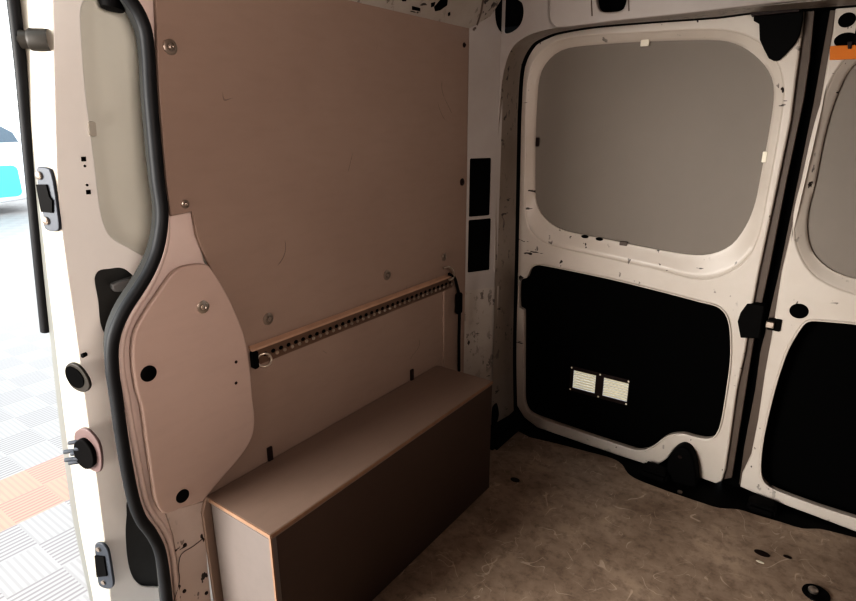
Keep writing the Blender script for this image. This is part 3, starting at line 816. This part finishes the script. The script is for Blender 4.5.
# ---------------------------------------------------------------- recessed lashing eye in the floor
c = FLOOR.hit((816, 594))
eye = thing('lashing_eye', c, 'round recessed lashing eye in the floor, bright metal centre', 'lashing eye')
lathe('cup', c, (0, 0, 1), [(0, .0012), (.017, .0012), (.021, .004), (.026, .004), (.027, .0005)], M['plastic'], eye)
lathe('eye_bolt', c + Vector((-.006, .004, 0)), (0, 0, 1), [(.010, .001), (.010, .007), (.007, .010), (0, .011)], M['steel'], eye)

# ---------------------------------------------------------------- rest of the van shell (roof, far side, bulkhead)
def shell(name, lo, hi, mat, label):
    return prop(box(name, lo, hi, mat), label, kind='structure')


shell('ceiling', (-.9, -1.25, 1.40), (.85, 1.75, 1.42), M['wall'], 'roof lining of the van')
shell('wall_right', (.80, -1.25, -.02), (.82, 1.75, 1.42), M['wall'], 'right side lining of the van')
shell('wall_front', (-.9, -1.25, -.02), (.85, -1.22, 1.42), M['wall'], 'bulkhead behind the cab')
shell('trim_4', (-.92, -1.25, 1.17), (-.88, .36, 1.42), M['white'], 'rail above the sliding door opening')
shell('trim_6', (-.93, -.75, -.32), (-.875, .52, -.001), M['dullwhite'], 'side step below the sliding door opening')
shell('trim_5', (-.92, -1.25, -.3), (-.88, -.75, 1.42), M['white'], 'front pillar of the sliding door opening')

# ---------------------------------------------------------------- outdoors
GZ = -.55
bm = bmesh.new(); bmesh.ops.create_grid(bm, x_segments=1, y_segments=1, size=1)
for v_ in bm.verts: v_.co = Vector((-12 + v_.co.x * 30, 6 + v_.co.y * 30, GZ))
prop(link('ground', bm_mesh(bm), M['tiles']), 'ribbed grey and orange garage floor tiles', kind='structure')
# pale car far outside
cc = Vector((-13.1, 2.62, GZ))
car = thing('parked_car', cc, 'overexposed white and cyan car far behind the sliding door at the left picture edge', 'car')
body = [(-2.0, .25), (-2.05, .95), (-1.3, 1.1), (-.7, 1.25), (-.2, 1.72), (1.6, 1.75), (1.95, 1.3), (2.0, .25)]
CP = Plane(cc + Vector((.8, 0, 0)), (0, 1, 0), (0, 0, 1))
plate('body', CP, [spl(body, 4)], 1.6, M['carwhite'], car, bevel=.06)
plate('side_window', CP, [spl([(-.5, 1.25), (-.1, 1.56), (1.5, 1.58), (1.82, 1.25)], 2)], .01, M['glass'], car, h=.006)
o = plate('lower_side', CP, [rrect(-1.98, .3, 1.72, .85, .1)], .02, M['carblue'], car, h=.012, bevel=.004); o['label'] = 'cyan lower side'
for y in (-1.3, .72):
    lathe('wheel', cc + Vector((.78, y, .31)), (1, 0, 0), [(0, -.1), (.3, -.1), (.31, 0), (.3, .04), (.2, .05), (0, .03)], M['rubber'], car)

# ---------------------------------------------------------------- light
w = bpy.data.worlds.new('sky'); S.world = w; w.use_nodes = True
wn = w.node_tree; bg = wn.nodes['Background']
tcw = wn.nodes.new('ShaderNodeTexCoord'); sxw = wn.nodes.new('ShaderNodeSeparateXYZ'); rp_ = wn.nodes.new('ShaderNodeValToRGB')
wn.links.new(tcw.outputs['Generated'], sxw.inputs[0]); wn.links.new(sxw.outputs[2], rp_.inputs[0]); wn.links.new(rp_.outputs[0], bg.inputs[0])
rp_.color_ramp.elements[0].color = (.95, .98, 1, 1); rp_.color_ramp.elements[1].color = (.85, .95, 1, 1)
bg.inputs[1].default_value = 2.2


def area(name, loc, target, sx, sy, power, color):
    l = bpy.data.lights.new(name, 'AREA'); l.shape = 'RECTANGLE'; l.size, l.size_y = sx, sy; l.energy = power; l.color = color
    o = bpy.data.objects.new(name, l); COL.objects.link(o); o.location = loc
    o.rotation_euler = (Vector(target) - Vector(loc)).to_track_quat('-Z', 'Y').to_euler(); return o


area('daylight_at_side_door', (-1.5, -1.35, 1.05), (-.25, 1.2, .2), .9, 1.0, 84, (1, .95, .89))
area('added_far_ground_fill', (-8.5, 3.0, 2.6), (-8.5, 3.0, 0), 5, 5, 170, (.92, .98, 1))  # added light to brighten the distant tiles, no known lamp there
area('added_low_door_fill', (-.70, -.95, .28), (-.6, 1.66, .45), .4, .3, 7, (1, .93, .86))  # added low fill that lifts the left rear door, not a fitted lamp


def spot(name, loc, target, power, color, cone, blend, rad):
    l = bpy.data.lights.new(name, 'SPOT'); l.energy = power; l.color = color; l.spot_size = math.radians(cone); l.spot_blend = blend; l.shadow_soft_size = rad
    o = bpy.data.objects.new(name, l); COL.objects.link(o); o.location = loc
    o.rotation_euler = (Vector(target) - Vector(loc)).to_track_quat('-Z', 'Y').to_euler(); return o


spot('added_wall_fill', (.30, .0, 1.12), (-.885, .72, 1.12), 31, (1, .86, .79), 88, .8, .15)  # added spot to brighten the left wall, its cone kept off the floor
S.view_settings.view_transform = 'Standard'
S.view_settings.look = 'High Contrast'
S.view_settings.exposure = 0
